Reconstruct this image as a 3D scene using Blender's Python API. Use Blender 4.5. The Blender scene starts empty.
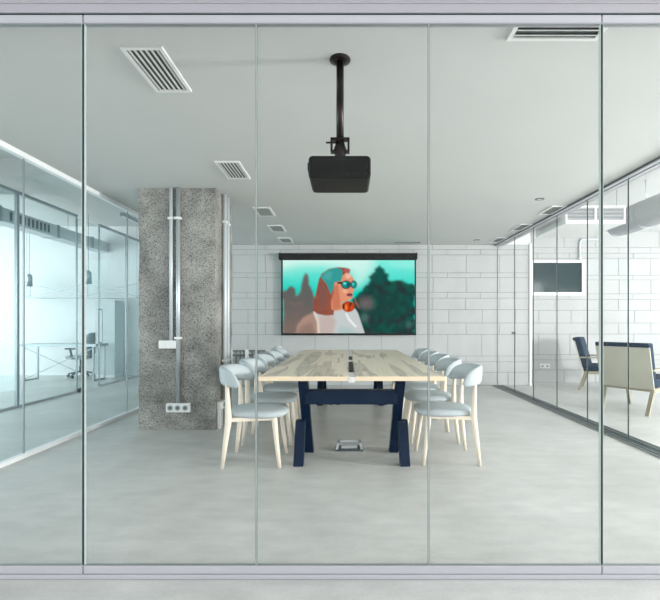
import bpy, bmesh, math, random
import numpy as np
from mathutils import Vector, Matrix
random.seed(7)
PI = math.pi
scene = bpy.context.scene
COL = scene.collection

# ------------------------------------------------------------------ helpers
class MB:
    """collects shapes, then links them as ONE mesh object"""
    def __init__(s): s.v = []; s.f = []; s.mi = []; s.sm = []
    def add(s, vs, fs, mi=0, smooth=False):
        b = len(s.v); s.v += [tuple(p) for p in vs]
        for f in fs:
            s.f.append([b + i for i in f]); s.mi.append(mi); s.sm.append(smooth)
        return s
    def box(s, x0, x1, y0, y1, z0, z1, mi=0, M=None):
        vs = [(x, y, z) for z in (z0, z1) for y in (y0, y1) for x in (x0, x1)]
        if M is not None: vs = [M @ Vector(p) for p in vs]
        fs = [(0, 2, 3, 1), (4, 5, 7, 6), (0, 1, 5, 4), (2, 6, 7, 3), (0, 4, 6, 2), (1, 3, 7, 5)]
        return s.add(vs, fs, mi)
    def hexa(s, bot, top, mi=0):
        """bot, top: four points each, same winding (counter-clockwise from above)"""
        return s.add(list(bot) + list(top), [(3, 2, 1, 0), (4, 5, 6, 7), (0, 1, 5, 4), (1, 2, 6, 5), (2, 3, 7, 6), (3, 0, 4, 7)], mi)
    def tube(s, pts, r, n=10, mi=0, smooth=True, cap=True):
        pts = [Vector(p) for p in pts]
        rs = list(r) if hasattr(r, '__len__') else [r] * len(pts)
        vs = []; fs = []
        ref = None
        for i, p in enumerate(pts):
            d = (pts[min(i + 1, len(pts) - 1)] - pts[max(i - 1, 0)]).normalized()
            if ref is None:
                ref = Vector((1, 0, 0)) if abs(d.x) < .8 else Vector((0, 1, 0))
            u = (ref - d * ref.dot(d)).normalized(); w = d.cross(u); ref = u
            for k in range(n):
                a = 2 * PI * k / n
                vs.append(p + (u * math.cos(a) + w * math.sin(a)) * rs[i])
        for i in range(len(pts) - 1):
            for k in range(n):
                fs.append((i * n + k, i * n + (k + 1) % n, (i + 1) * n + (k + 1) % n, (i + 1) * n + k))
        s.add(vs, fs, mi, smooth)
        if cap:
            b = len(s.v) - len(vs)
            s.f.append([b + k for k in range(n)][::-1]); s.mi.append(mi); s.sm.append(False)
            e = b + (len(pts) - 1) * n
            s.f.append([e + k for k in range(n)]); s.mi.append(mi); s.sm.append(False)
        return s
    def bar(s, a, b, w, h=None, mi=0):
        """square bar from a to b"""
        h = h or w; a = Vector(a); b = Vector(b); d = (b - a).normalized()
        ref = Vector((0, 0, 1)) if abs(d.z) < .9 else Vector((0, 1, 0))
        u = d.cross(ref).normalized(); v = u.cross(d).normalized()
        q = [u * sx * w / 2 + v * sy * h / 2 for sx, sy in ((-1, -1), (1, -1), (1, 1), (-1, 1))]
        return s.hexa([a + t for t in q], [b + t for t in q], mi)
    def loft(s, rings, mi=0, smooth=True, closed_ends=True):
        n = len(rings[0]); vs = [p for r in rings for p in r]; fs = []
        for i in range(len(rings) - 1):
            for k in range(n):
                fs.append((i * n + k, i * n + (k + 1) % n, (i + 1) * n + (k + 1) % n, (i + 1) * n + k))
        b = len(s.v); s.add(vs, fs, mi, smooth)
        if closed_ends:
            s.f.append([b + k for k in range(n)][::-1]); s.mi.append(mi); s.sm.append(smooth)
            e = b + (len(rings) - 1) * n
            s.f.append([e + k for k in range(n)]); s.mi.append(mi); s.sm.append(smooth)
        return s
    def build(s, name, mats, parent=None, bevel=0, seg=2):
        me = bpy.data.meshes.new(name); me.from_pydata(s.v, [], s.f)
        if not isinstance(mats, (list, tuple)): mats = [mats]
        for m in mats: me.materials.append(m)
        me.polygons.foreach_set('material_index', s.mi)
        me.polygons.foreach_set('use_smooth', s.sm)
        bm = bmesh.new(); bm.from_mesh(me); bmesh.ops.recalc_face_normals(bm, faces=bm.faces); bm.to_mesh(me); bm.free()
        me.update()
        o = bpy.data.objects.new(name, me); COL.objects.link(o)
        if parent: o.parent = parent
        if bevel:
            md = o.modifiers.new('edge', 'BEVEL'); md.width = bevel; md.segments = seg; md.limit_method = 'ANGLE'; md.angle_limit = math.radians(40)
            md.harden_normals = False
        return o

def tag(o, label=None, cat=None, group=None, kind=None):
    if label: o['label'] = label
    if cat: o['category'] = cat
    if group: o['group'] = group
    if kind: o['kind'] = kind
    return o
def thing(name, label, cat, loc=(0, 0, 0), rz=0, group=None, kind=None):
    o = bpy.data.objects.new(name, None); COL.objects.link(o)
    o.location = loc; o.rotation_euler = (0, 0, rz); o.empty_display_size = .1
    return tag(o, label, cat, group, kind)
def dup(root, loc, rz, label, group=None):
    def rec(o, par):
        c = o.copy(); COL.objects.link(c)
        if par: c.parent = par
        for ch in [k for k in bpy.data.objects if k.parent == o]: rec(ch, c)
        return c
    r = rec(root, None); r.location = loc; r.rotation_euler = (0, 0, rz); r['label'] = label
    if group: r['group'] = group
    return r
def struct(o, label, cat): return tag(o, label, cat, None, 'structure')

# ------------------------------------------------------------------ materials
def srgb(r, g, b):
    f = lambda c: (c / 255 / 12.92) if c / 255 <= .04045 else ((c / 255 + .055) / 1.055) ** 2.4
    return (f(r), f(g), f(b), 1)
def mat(name, col, rough=.5, metal=0, spec=.5, noise=0, nscale=8, bump=0, bscale=60):
    m = bpy.data.materials.new(name); m.use_nodes = True
    nt = m.node_tree; N = nt.nodes; L = nt.links; p = N['Principled BSDF']
    p.inputs['Base Color'].default_value = col; p.inputs['Roughness'].default_value = rough
    p.inputs['Metallic'].default_value = metal; p.inputs['Specular IOR Level'].default_value = spec
    if noise or bump: tc = N.new('ShaderNodeTexCoord')
    if noise:
        n = N.new('ShaderNodeTexNoise'); n.inputs['Scale'].default_value = nscale; n.inputs['Detail'].default_value = 6
        L.new(tc.outputs['Object'], n.inputs['Vector'])
        r = N.new('ShaderNodeValToRGB'); r.color_ramp.elements[0].position = .3; r.color_ramp.elements[1].position = .7
        r.color_ramp.elements[0].color = tuple(c * (1 - noise) for c in col[:3]) + (1,)
        r.color_ramp.elements[1].color = tuple(min(1, c * (1 + noise)) for c in col[:3]) + (1,)
        L.new(n.outputs['Fac'], r.inputs['Fac']); L.new(r.outputs['Color'], p.inputs['Base Color'])
    if bump:
        n = N.new('ShaderNodeTexNoise'); n.inputs['Scale'].default_value = bscale; n.inputs['Detail'].default_value = 4
        L.new(tc.outputs['Object'], n.inputs['Vector'])
        b = N.new('ShaderNodeBump'); b.inputs['Strength'].default_value = bump; b.inputs['Distance'].default_value = .01
        L.new(n.outputs['Fac'], b.inputs['Height']); L.new(b.outputs['Normal'], p.inputs['Normal'])
    return m
def glass_mat(name, tint, refl=.04):
    m = bpy.data.materials.new(name); m.use_nodes = True
    nt = m.node_tree; N = nt.nodes; L = nt.links; N.remove(N['Principled BSDF'])
    out = N['Material Output']
    t = N.new('ShaderNodeBsdfTransparent'); t.inputs['Color'].default_value = tint
    g = N.new('ShaderNodeBsdfGlossy'); g.inputs['Roughness'].default_value = 0.0
    lw = N.new('ShaderNodeLayerWeight'); lw.inputs['Blend'].default_value = .5
    pw = N.new('ShaderNodeMath'); pw.operation = 'POWER'; pw.inputs[1].default_value = 5
    ml = N.new('ShaderNodeMath'); ml.operation = 'MULTIPLY_ADD'; ml.inputs[1].default_value = .5; ml.inputs[2].default_value = refl
    L.new(lw.outputs['Facing'], pw.inputs[0]); L.new(pw.outputs[0], ml.inputs[0])
    mx = N.new('ShaderNodeMixShader'); L.new(ml.outputs[0], mx.inputs[0]); L.new(t.outputs[0], mx.inputs[1]); L.new(g.outputs[0], mx.inputs[2])
    L.new(mx.outputs[0], out.inputs['Surface'])
    return m

def floor_material():
    m = mat('polished_concrete', (.5, .5, .5, 1), .34, 0, .45)
    nt = m.node_tree; N = nt.nodes; L = nt.links; p = N['Principled BSDF']
    tc = N.new('ShaderNodeTexCoord')
    def noise(sc, det, mapscale=(1, 1, 1)):
        mp = N.new('ShaderNodeMapping'); mp.inputs['Scale'].default_value = mapscale
        L.new(tc.outputs['Object'], mp.inputs['Vector'])
        n = N.new('ShaderNodeTexNoise'); n.inputs['Scale'].default_value = sc; n.inputs['Detail'].default_value = det; n.inputs['Roughness'].default_value = .6
        L.new(mp.outputs[0], n.inputs['Vector']); return n
    a = noise(1.1, 8); b = noise(6, 8, (.6, 1.6, 1)); c = noise(60, 3)
    r = N.new('ShaderNodeValToRGB'); e = r.color_ramp.elements
    e[0].position = .3; e[0].color = (.52, .525, .51, 1); e[1].position = .7; e[1].color = (.68, .685, .67, 1)
    L.new(a.outputs['Fac'], r.inputs['Fac'])
    r2 = N.new('ShaderNodeValToRGB'); e = r2.color_ramp.elements
    e[0].position = .35; e[0].color = (.86, .87, .87, 1); e[1].position = .65; e[1].color = (1, 1, 1, 1)
    L.new(b.outputs['Fac'], r2.inputs['Fac'])
    r3 = N.new('ShaderNodeValToRGB'); e = r3.color_ramp.elements
    e[0].position = .3; e[0].color = (.93, .93, .93, 1); e[1].position = .6; e[1].color = (1, 1, 1, 1)
    L.new(c.outputs['Fac'], r3.inputs['Fac'])
    x = N.new('ShaderNodeMixRGB'); x.blend_type = 'MULTIPLY'; x.inputs[0].default_value = 1
    L.new(r.outputs[0], x.inputs[1]); L.new(r2.outputs[0], x.inputs[2])
    y = N.new('ShaderNodeMixRGB'); y.blend_type = 'MULTIPLY'; y.inputs[0].default_value = 1
    L.new(x.outputs[0], y.inputs[1]); L.new(r3.outputs[0], y.inputs[2])
    L.new(y.outputs[0], p.inputs['Base Color'])
    rr = N.new('ShaderNodeMapRange'); rr.inputs[3].default_value = .26; rr.inputs[4].default_value = .46
    L.new(b.outputs['Fac'], rr.inputs[0]); L.new(rr.outputs[0], p.inputs['Roughness'])
    return m
def concrete_material():
    m = mat('rough_concrete', (.3, .3, .3, 1), .9, 0, .3)
    nt = m.node_tree; N = nt.nodes; L = nt.links; p = N['Principled BSDF']
    tc = N.new('ShaderNodeTexCoord')
    def noise(sc, det, ro=.6):
        n = N.new('ShaderNodeTexNoise'); n.inputs['Scale'].default_value = sc; n.inputs['Detail'].default_value = det; n.inputs['Roughness'].default_value = ro
        L.new(tc.outputs['Object'], n.inputs['Vector']); return n
    a = noise(3, 8); b = noise(70, 6, .75); v = noise(1.6, 3)
    r = N.new('ShaderNodeValToRGB'); e = r.color_ramp.elements
    e[0].position = .32; e[0].color = (.19, .19, .18, 1); e[1].position = .68; e[1].color = (.46, .45, .42, 1)
    L.new(a.outputs['Fac'], r.inputs['Fac'])
    r2 = N.new('ShaderNodeValToRGB'); e = r2.color_ramp.elements
    e[0].position = .38; e[0].color = (.12, .12, .12, 1); e[1].position = .52; e[1].color = (1, 1, 1, 1)
    L.new(b.outputs['Fac'], r2.inputs['Fac'])
    x = N.new('ShaderNodeMixRGB'); x.blend_type = 'MULTIPLY'; x.inputs[0].default_value = .85
    L.new(r.outputs[0], x.inputs[1]); L.new(r2.outputs[0], x.inputs[2])
    L.new(x.outputs[0], p.inputs['Base Color'])
    bp = N.new('ShaderNodeBump'); bp.inputs['Strength'].default_value = .8; bp.inputs['Distance'].default_value = .012
    L.new(b.outputs['Fac'], bp.inputs['Height']); L.new(bp.outputs['Normal'], p.inputs['Normal'])
    return m
def veneer_material():
    m = mat('pale_figured_veneer', (.7, .6, .5, 1), .42, 0, .35)
    nt = m.node_tree; N = nt.nodes; L = nt.links; p = N['Principled BSDF']
    tc = N.new('ShaderNodeTexCoord'); mp = N.new('ShaderNodeMapping'); mp.inputs['Scale'].default_value = (4.2, .3, 1); mp.inputs['Location'].default_value = (3.1, 1.3, 0); mp.inputs['Rotation'].default_value = (0, 0, .10)
    L.new(tc.outputs['Object'], mp.inputs['Vector'])
    n = N.new('ShaderNodeTexNoise'); n.inputs['Scale'].default_value = 1.5; n.inputs['Detail'].default_value = 3; n.inputs['Roughness'].default_value = .45; n.inputs['Distortion'].default_value = .5
    L.new(mp.outputs[0], n.inputs['Vector'])
    r = N.new('ShaderNodeValToRGB'); e = r.color_ramp.elements
    base = (.86, .775, .64, 1); dark = (.66, .60, .50, 1); rim = (.45, .39, .31, 1)
    e[0].position = 0; e[0].color = base; e[1].position = 1; e[1].color = dark
    for pos, c in ((.555, base), (.572, rim), (.59, dark), (.64, (.62, .57, .48, 1)), (.66, rim), (.675, dark)):
        k = e.new(pos); k.color = c
    L.new(n.outputs['Fac'], r.inputs['Fac'])
    mp2 = N.new('ShaderNodeMapping'); mp2.inputs['Scale'].default_value = (60, 2.5, 1); L.new(tc.outputs['Object'], mp2.inputs['Vector'])
    n2 = N.new('ShaderNodeTexNoise'); n2.inputs['Scale'].default_value = 1; n2.inputs['Detail'].default_value = 4
    L.new(mp2.outputs[0], n2.inputs['Vector'])
    r2 = N.new('ShaderNodeValToRGB'); r2.color_ramp.elements[0].color = (.9, .89, .87, 1); r2.color_ramp.elements[0].position = .35; r2.color_ramp.elements[1].position = .6
    L.new(n2.outputs['Fac'], r2.inputs['Fac'])
    x = N.new('ShaderNodeMixRGB'); x.blend_type = 'MULTIPLY'; x.inputs[0].default_value = 1
    L.new(r.outputs[0], x.inputs[1]); L.new(r2.outputs[0], x.inputs[2]); L.new(x.outputs[0], p.inputs['Base Color'])
    return m

FLOOR = floor_material(); CONC = concrete_material(); VENEER = veneer_material()
CEIL = mat('ceiling_paint', (.60, .612, .602, 1), .9, 0, .2, noise=.02, nscale=1.5)
WHITE = mat('white_wall_paint', (.80, .81, .81, 1), .8, 0, .25)
BLOCK = mat('painted_block', (.53, .54, .537, 1), .85, 0, .25, noise=.03, nscale=3, bump=.25, bscale=90)
MORTAR = mat('block_joint', (.30, .31, .31, 1), .95)
RAILW = mat('silver_anodised_rail', (.50, .50, .535, 1), .4, .15)
RAILD = mat('dark_anodised_track', (.10, .125, .13, 1), .35, .5)
RAILM = mat('grey_anodised_track', (.33, .36, .37, 1), .35, .5)
WRAIL = mat('white_lacquered_rail', (.85, .86, .87, 1), .4)
FASC = mat('lavender_white_fascia', (.40, .39, .425, 1), .6)
SEALD = mat('dark_glass_edge', (.012, .035, .033, 1), .2)
SEALL = mat('clear_silicone_joint', (.34, .38, .375, 1), .3)
SEALF = mat('grey_silicone_joint', (.38, .41, .405, 1), .3)
SEALH = mat('pale_polished_glass_edge', (.46, .53, .515, 1), .2)
GLASS = glass_mat('front_glass', (.99, .992, .987, 1), .0012)
GLASSR = glass_mat('side_glass', (.975, .985, .982, 1), .012)
GLASSL = glass_mat('cyan_glass', (.92, .963, .968, 1), .02)
EDGE = mat('green_glass_edge', (.05, .16, .14, 1), .15)
WOOD = mat('bleached_ash', (.81, .72, .60, 1), .5, 0, .35, noise=.05, nscale=5)
WOODB = mat('table_edge_ash', (.80, .66, .48, 1), .5, 0, .35, noise=.05, nscale=4)
FAB = mat('grey_blue_upholstery', (.46, .515, .535, 1), .8, 0, .3, noise=.02, nscale=60)
NAVY = mat('navy_steel', (.0015, .012, .036, 1), .4, 0, .2)
CHAN = mat('white_cable_channel', (.70, .70, .69, 1), .4)
BLACK = mat('black_plastic', (.008, .009, .009, 1), .5, 0, .2)
BLACK2 = mat('black_grille', (.004, .004, .004, 1), .7)
BROWNB = mat('black_brown_metal', (.022, .016, .017, 1), .3, .6)
STEEL = mat('galvanised_steel', (.58, .62, .64, 1), .32, .6)
GREYP = mat('grey_conduit', (.62, .67, .70, 1), .35, .15)
PLAST = mat('white_plastic', (.80, .81, .80, 1), .4)
SOCK = mat('socket_grey', (.12, .12, .12, 1), .5)
VENTW = mat('vent_white', (.78, .79, .78, 1), .5)
VENTD = mat('vent_dark', (.06, .07, .07, 1), .8)
SLAT = mat('vent_slat', (.58, .60, .59, 1), .5)
DUCT = mat('duct_grey', (.58, .60, .62, 1), .45, .1)
DARKG = mat('dark_window_glass', (.02, .045, .05, 1), .08, 0, .5)
NAVYF = mat('navy_upholstery', (.022, .040, .068, 1), .85, 0, .15)
SHELL = mat('beige_shell', (.52, .50, .42, 1), .6, 0, .3, noise=.04, nscale=4)
OAK = mat('greyed_oak', (.36, .33, .25, 1), .5, 0, .3)
CHROME = mat('brushed_metal', (.36, .41, .43, 1), .35, .6)
OFFG = mat('office_grey_fabric', (.40, .46, .48, 1), .8)
OFFD = mat('office_dark_plastic', (.11, .14, .155, 1), .5)
CABG = mat('pale_grey_cabinet_paint', (.62, .67, .68, 1), .5)
FILM = None
def film_mat():
    m = bpy.data.materials.new('frosted_film'); m.use_nodes = True; nt = m.node_tree; N = nt.nodes; L = nt.links; N.remove(N['Principled BSDF'])
    t = N.new('ShaderNodeBsdfTransparent'); d = N.new('ShaderNodeBsdfTranslucent'); d.inputs['Color'].default_value = (.75, .85, .87, 1)
    tc = N.new('ShaderNodeTexCoord'); w = N.new('ShaderNodeTexWave'); w.bands_direction = 'Y'; w.inputs['Scale'].default_value = 9
    L.new(tc.outputs['Object'], w.inputs['Vector'])
    mr = N.new('ShaderNodeMapRange'); mr.inputs[3].default_value = .08; mr.inputs[4].default_value = .28; L.new(w.outputs['Fac'], mr.inputs[0])
    x = N.new('ShaderNodeMixShader'); L.new(mr.outputs[0], x.inputs[0]); L.new(t.outputs[0], x.inputs[1]); L.new(d.outputs[0], x.inputs[2])
    L.new(x.outputs[0], N['Material Output'].inputs['Surface']); return m
FILM = film_mat()

# ------------------------------------------------------------------ dimensions
H = 2.68          # meeting room ceiling
YF, YB = 2.02, 8.37   # front glass, back wall
XW = 2.86         # side partitions
HO = 3.40         # open plan ceiling
XR, XL = 7.6, -9.6    # outer window walls
YR = -4.5         # wall behind the viewer
YL, YO = 8.8, 10.05   # lounge and office back walls

# ------------------------------------------------------------------ floor, ceilings
struct(MB().box(XL - .2, XR + .2, YR - .2, YO + .4, -.15, 0).build('floor', FLOOR), 'pale grey polished concrete floor', 'floor')
struct(MB().box(-XW - .05, XW + .12, YF - .02, YB + .2, H, HO).build('ceiling', CEIL), 'light grey plasterboard ceiling over the meeting room', 'ceiling')
struct(MB().box(XL - .2, XR + .2, YR - .2, YF - .02, HO, HO + .15).build('ceiling_corridor', CEIL), 'pale ceiling in front of the glass wall', 'ceiling')
struct(MB().box(XW + .12, XR + .2, YF - .02, YL + .3, HO, HO + .15).build('ceiling_lounge', CEIL), 'pale raw ceiling over the lounge', 'ceiling')
struct(MB().box(XL - .2, -XW - .05, YF - .02, YO + .4, HO, HO + .15).build('ceiling_office', CEIL), 'pale ceiling over the office behind cyan glass', 'ceiling')
struct(MB().box(-5.6, -XW - .06, 5.9, 6.75, 3.16, HO).build('trim_1', CEIL), 'dropped beam under the office ceiling', 'beam')

# ------------------------------------------------------------------ block walls
ROWS = [0, .25, .452, .561, .97, 1.19, 1.443, 1.662, 1.774, 2.052, 2.144, 2.485, 2.586, 2.685]
SH = [.10, 0, .28, 0, .30, 0, .30, 0, .28, 0, .28, 0, .28, .10][:len(ROWS) - 1]
SH = [.17, .0, .0, .30, .0, .31, .0, .28, .01, .28, .0, .28, .0]
def block_wall(name, x0, x1, y, top, label, thick=.2, parent=None):
    mb = MB(); mb.box(x0, x1, y + .006, y + thick, 0, top, 1)
    g = .0045; rows = [z for z in ROWS if z < top - .02] + [top]
    if top > 2.8: rows = ROWS[:-1] + [2.70, 3.03, top]
    for i in range(len(rows) - 1):
        sh = SH[i % len(SH)]; x = 1.606 + sh - .635 * 20; js = []
        while x < x1 + .7:
            if x > x0 and x < x1: js.append(x + random.uniform(-.008, .008))
            x += .635
        js = [x0] + js + [x1]
        for a, b in zip(js[:-1], js[1:]):
            if b - a < .03: continue
            dy = random.uniform(0, .002)
            mb.box(a + g, b - g, y - dy, y + .03, rows[i] + g, rows[i + 1] - g, 0)
    return struct(mb.build(name, [BLOCK, MORTAR], parent), label, 'wall')
block_wall('wall_back', -XW - .05, 3.47, YB, H, 'white painted concrete block wall behind the screen')
block_wall('wall_lounge_back', 3.47, XR + .2, YL, HO, 'white painted block wall at the back of the lounge')
struct(MB().box(3.27, 3.47, YB + .2, YL + .2, 0, HO).box(2.98, 3.27, YB + .2, YB + .4, H, HO).box(2.98, 3.47, YB, YB + .2, H, HO).build('wall_lounge_return', WHITE), 'white return at the corner of the block wall', 'wall')
struct(MB().box(3.445, 3.485, YB - .03, YB + .01, 0, H + .02).build('trim_2', WRAIL), 'white corner strip where the block wall ends in the lounge', 'trim')
struct(MB().box(-XW - .25, -XW - .05, YB, YO, 0, HO).build('wall_office_side', WHITE), 'white wall end beyond the left glass partition', 'wall')
struct(MB().box(XL - .2, -XW - .05, YO, YO + .2, 0, HO).build('wall_office_back', WHITE), 'bright white wall at the back of the office', 'wall')
struct(MB().box(-XW - .25, -XW - .05, YO - .02, YO, 0, .1).box(XL, -XW - .25, YO - .015, YO, 0, .06).build('baseboard_office', WRAIL), 'white skirting along the office back wall', 'baseboard')

# outer walls with windows; the corridor-side and rear ones are added for fill light
def window_wall(name, wname, x, y0, y1, side, wins, zs, label):
    mb = MB(); z0, z1 = zs; xa, xb = (x, x + .2) if side > 0 else (x - .2, x)
    mb.box(xa, xb, y0, y1, 0, z0).box(xa, xb, y0, y1, z1, HO)
    ys = [y0] + [v for w in wins for v in w] + [y1]
    for i in range(0, len(ys), 2): mb.box(xa, xb, ys[i], ys[i + 1], z0, z1)
    struct(mb.build(name, WHITE), label, 'wall')
    for k, (a, b) in enumerate(wins):
        w = MB(); xm = (xa + xb) / 2
        for yy in np.linspace(a, b, 4): w.box(xm - .03, xm + .03, max(a, yy - .03), min(b, yy + .03), z0, z1)
        w.box(xm - .028, xm + .028, a, b, z0, z0 + .06).box(xm - .028, xm + .028, a, b, z1 - .06, z1)
        struct(w.build(wname + str(k + 1), WRAIL), 'white framed daylight window', 'window')
window_wall('wall_right', 'window_2', XR, YR, YL, 1, [(-3.6, .4), (1.2, 3.0), (4.0, 8.5)], (.25, 3.1), 'window wall of the lounge')
window_wall('wall_left', 'window_3', XL, YR, YO, -1, [(-3.6, 1.4), (2.4, 9.6)], (.25, 3.1), 'window wall of the office')
mbw = MB().box(XL, XR, YR - .2, YR, 0, .3).box(XL, XR, YR - .2, YR, 3.1, HO)
for a, b in ((XL, -6.5), (-.3, .3), (6.0, XR)): mbw.box(a, b, YR - .2, YR, .3, 3.1)
struct(mbw.build('wall_rear', WHITE), 'white wall facing the glass', 'wall')
for k, (a, b) in enumerate(((-6.5, -.3), (.3, 6.0))):  # unseen rear windows, added to light the meeting room from the front
    w = MB()
    for xx in np.linspace(a, b, 5): w.box(max(a, xx - .03), min(b, xx + .03), YR - .12, YR - .06, .3, 3.1)
    w.box(a, b, YR - .118, YR - .062, .3, .36).box(a, b, YR - .118, YR - .062, 3.04, 3.1)
    struct(w.build('added_window_4%d' % (k + 1), WRAIL), 'white framed window added for fill light, facing the glass wall', 'window')

# ------------------------------------------------------------------ front glass wall
wf = thing('wall_front', 'frameless glass wall between silver rails', 'glass wall', (0, YF + .015, 0), kind='structure')
JX = [-2.85, -2.018, -1.2215, -.424, .373, 1.1705, 1.968, 2.85]
ZG0, ZG1 = .064, 2.564
def pane(x0, x1, y0, y1, z0, z1, gm, em, axis):
    mb = MB()
    vs = [(x, y, z) for z in (z0, z1) for y in (y0, y1) for x in (x0, x1)]
    fs = [(0, 2, 3, 1), (4, 5, 7, 6), (0, 1, 5, 4), (2, 6, 7, 3), (0, 4, 6, 2), (1, 3, 7, 5)]
    for i, f in enumerate(fs):
        big = (i in (2, 3)) if axis == 'y' else (i in (4, 5))
        mb.add([vs[k] for k in f], [(0, 1, 2, 3)], 0 if big else 1)
    bm_o = mb
    return mb
for a, b in zip(JX[:-1], JX[1:]):
    pane(a + .004, b - .004, -.005, .005, ZG0 - .015, ZG1 + .015, GLASS, EDGE, 'y').build('pane', [GLASS, EDGE], wf)
for i, x in enumerate(JX):
    dark = i in (1, 2, 5, 6)
    if dark:
        MB().box(x - .0048, x + .0048, -.006, .006, ZG0, ZG1).build('joint', SEALD, wf)
        MB().box(x - .0075, x - .005, -.0058, .0058, ZG0, ZG1).build('glass_edge', SEALH, wf)
        MB().box(x + .005, x + .0075, -.0058, .0058, ZG0, ZG1).build('glass_edge', SEALH, wf)
    else:
        MB().box(x - .0028, x + .0028, -.006, .006, ZG0, ZG1).build('joint', SEALF, wf)
def rails(z0, z1, name, cuts):
    xs = [-2.9] + cuts + [2.9]
    for a, b in zip(xs[:-1], xs[1:]):
        MB().box(a + .0025, b - .0025, -.009, .009, z0, z1).build(name, RAILW, wf, bevel=.003)
rails(2.566, 2.602, 'top_rail', [JX[1], JX[2], JX[5], JX[6]])
rails(.026, .062, 'bottom_rail', [JX[1], JX[2], JX[5], JX[6]])
MB().box(-2.9, 2.9, -.006, .006, .022, .026).build('shadow_gap', RAILM, wf)
MB().box(-2.9, 2.9, -.011, .011, .003, .022).build('floor_track', RAILW, wf, bevel=.002)
MB().box(-2.9, 2.9, -.009, .009, 0, .003).build('floor_gasket', RAILM, wf)
MB().box(-2.9, 2.9, -.0065, .0065, 2.560, 2.566).build('top_gasket', RAILM, wf)
MB().box(-2.9, 2.9, -.0065, .0065, .062, .067).build('bottom_gasket', RAILM, wf)
MB().box(-2.9, 2.9, -.005, .03, 2.602, 2.610).build('shadow_gap', SEALD, wf)
hd = MB().box(-9.4, 7.4, -.012, .09, 2.610, 2.622).box(-9.4, 7.4, -.009, .09, 2.622, 2.652).box(-9.4, 7.4, -.016, .09, 2.652, 2.658).box(-9.4, 7.4, -.009, .09, 2.658, HO - .01)
hd.build('header', FASC, wf)

# ------------------------------------------------------------------ side partitions
wl = thing('wall_left_partition', 'cyan tinted glass partition with thin white rails', 'glass wall', (-XW, 0, 0), kind='structure')
JL = [2.08, 2.97, 3.88, 4.79, 5.70, 6.61, 7.52, YB - .01]
for a, b in zip(JL[:-1], JL[1:]):
    pane(-.005, .005, a + .003, b - .003, .03, 2.64, GLASSL, EDGE, 'x').build('pane', [GLASSL, EDGE], wl)
for y in JL[1:-1]: MB().box(-.006, .006, y - .006, y + .006, .03, 2.64).build('joint', CHROME, wl)
MB().box(-.028, .028, 2.06, YB - .005, 2.632, H - .002).build('top_rail', WRAIL, wl)
MB().box(-.028, .028, 2.06, YB - .005, 0, .036).build('bottom_rail', WRAIL, wl)

wr = thing('wall_right_partition', 'clear sliding glass partition on dark tracks', 'glass wall', (2.84, 0, 0), kind='structure')
JR = [2.08, 2.94, 3.70, 4.46, 5.22, 5.98, 6.74, 7.5, YB - .01]
for i, (a, b) in enumerate(zip(JR[:-1], JR[1:])):
    pane(-.005, .005, a + .003, b - .003, .015, 2.65, GLASSR, EDGE, 'x').build('pane', [GLASSR, EDGE], wr)
for y in JR[1:-1]: MB().box(-.006, .006, y - .003, y + .003, .015, 2.65).build('joint', SEALL, wr)
for z0, z1, nm in ((0, .014, 'floor_track'), (2.648, H - .001, 'top_track')):
    mb = MB(); xa = -.1 if not z0 else -.045
    mb.box(xa, .1, 2.06, YB - .005, z0 + (.012 if z0 else 0), z1 - (.008 if not z0 else 0), 0)
    for x in ((-.1, -.05, .0, .05, .1) if not z0 else (-.035, -.018, .03, .047, .064, .09)):
        mb.box(x - (.006 if not z0 else .009), x + (.006 if not z0 else .009), 2.06, YB - .005, z0, z1, 1)
    mb.build(nm, [RAILD, RAILM if not z0 else RAILW], wr)

# far partition of the office with its glass door
wo = thing('wall_office_glass', 'far glass partition of the office with slim grey posts', 'glass wall', (-4.65, 0, 0), kind='structure')
for a, b in ((2.1, 4.1), (4.1, 6.18), (6.18, 7.54), (8.22, 9.2), (9.2, YO - .02)):
    pane(-.005, .005, a + .003, b - .003, .03, 3.0, GLASSL, EDGE, 'x').build('pane', [GLASSL, EDGE], wo)
MB().box(-.004, .004, 4.12, 6.14, .25, .95).build('frosted_film', FILM, wo).location.x = .012
for y in (4.1, 6.18): MB().box(-.02, .02, y - .022, y + .022, 0, 3.02).build('post', CHROME, wo)
for y in (7.53, 8.23, 9.2): MB().box(-.008, .008, y - .008, y + .008, 0, 3.02).build('joint', CHROME, wo)
for a, b in ((2.1, 7.54), (8.22, YO - .02)):
    MB().box(-.022, .022, a, b, 3.0, 3.04).build('top_rail', CHROME, wo); MB().box(-.015, .015, a, b, 0, .03).build('bottom_rail', RAILW, wo)
dr = thing('door_1', 'glass office door with a tall looped pull handle', 'door', (-4.65, 7.55, 0), kind='structure')
pane(-.005, .005, .008, .655, .01, 2.98, GLASSL, EDGE, 'x').build('pane', [GLASSL, EDGE], dr)
hnd = MB()
for a, b in (((.07, .50, .82), (.07, .50, 1.44)), ((.07, .50, 1.44), (.07, .63, 1.44)), ((.07, .63, 1.44), (.07, .63, .82)), ((.07, .63, .82), (.07, .50, .82))): hnd.bar(a, b, .025)
hnd.tube([(.005, .565, 1.44), (.07, .565, 1.44)], .01).tube([(.005, .565, .82), (.07, .565, .82)], .01)
hnd.build('door_handle', CHROME, dr)
MB().box(-.03, .03, .0, .16, .005, .06).build('floor_hinge', RAILD, dr)

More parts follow.
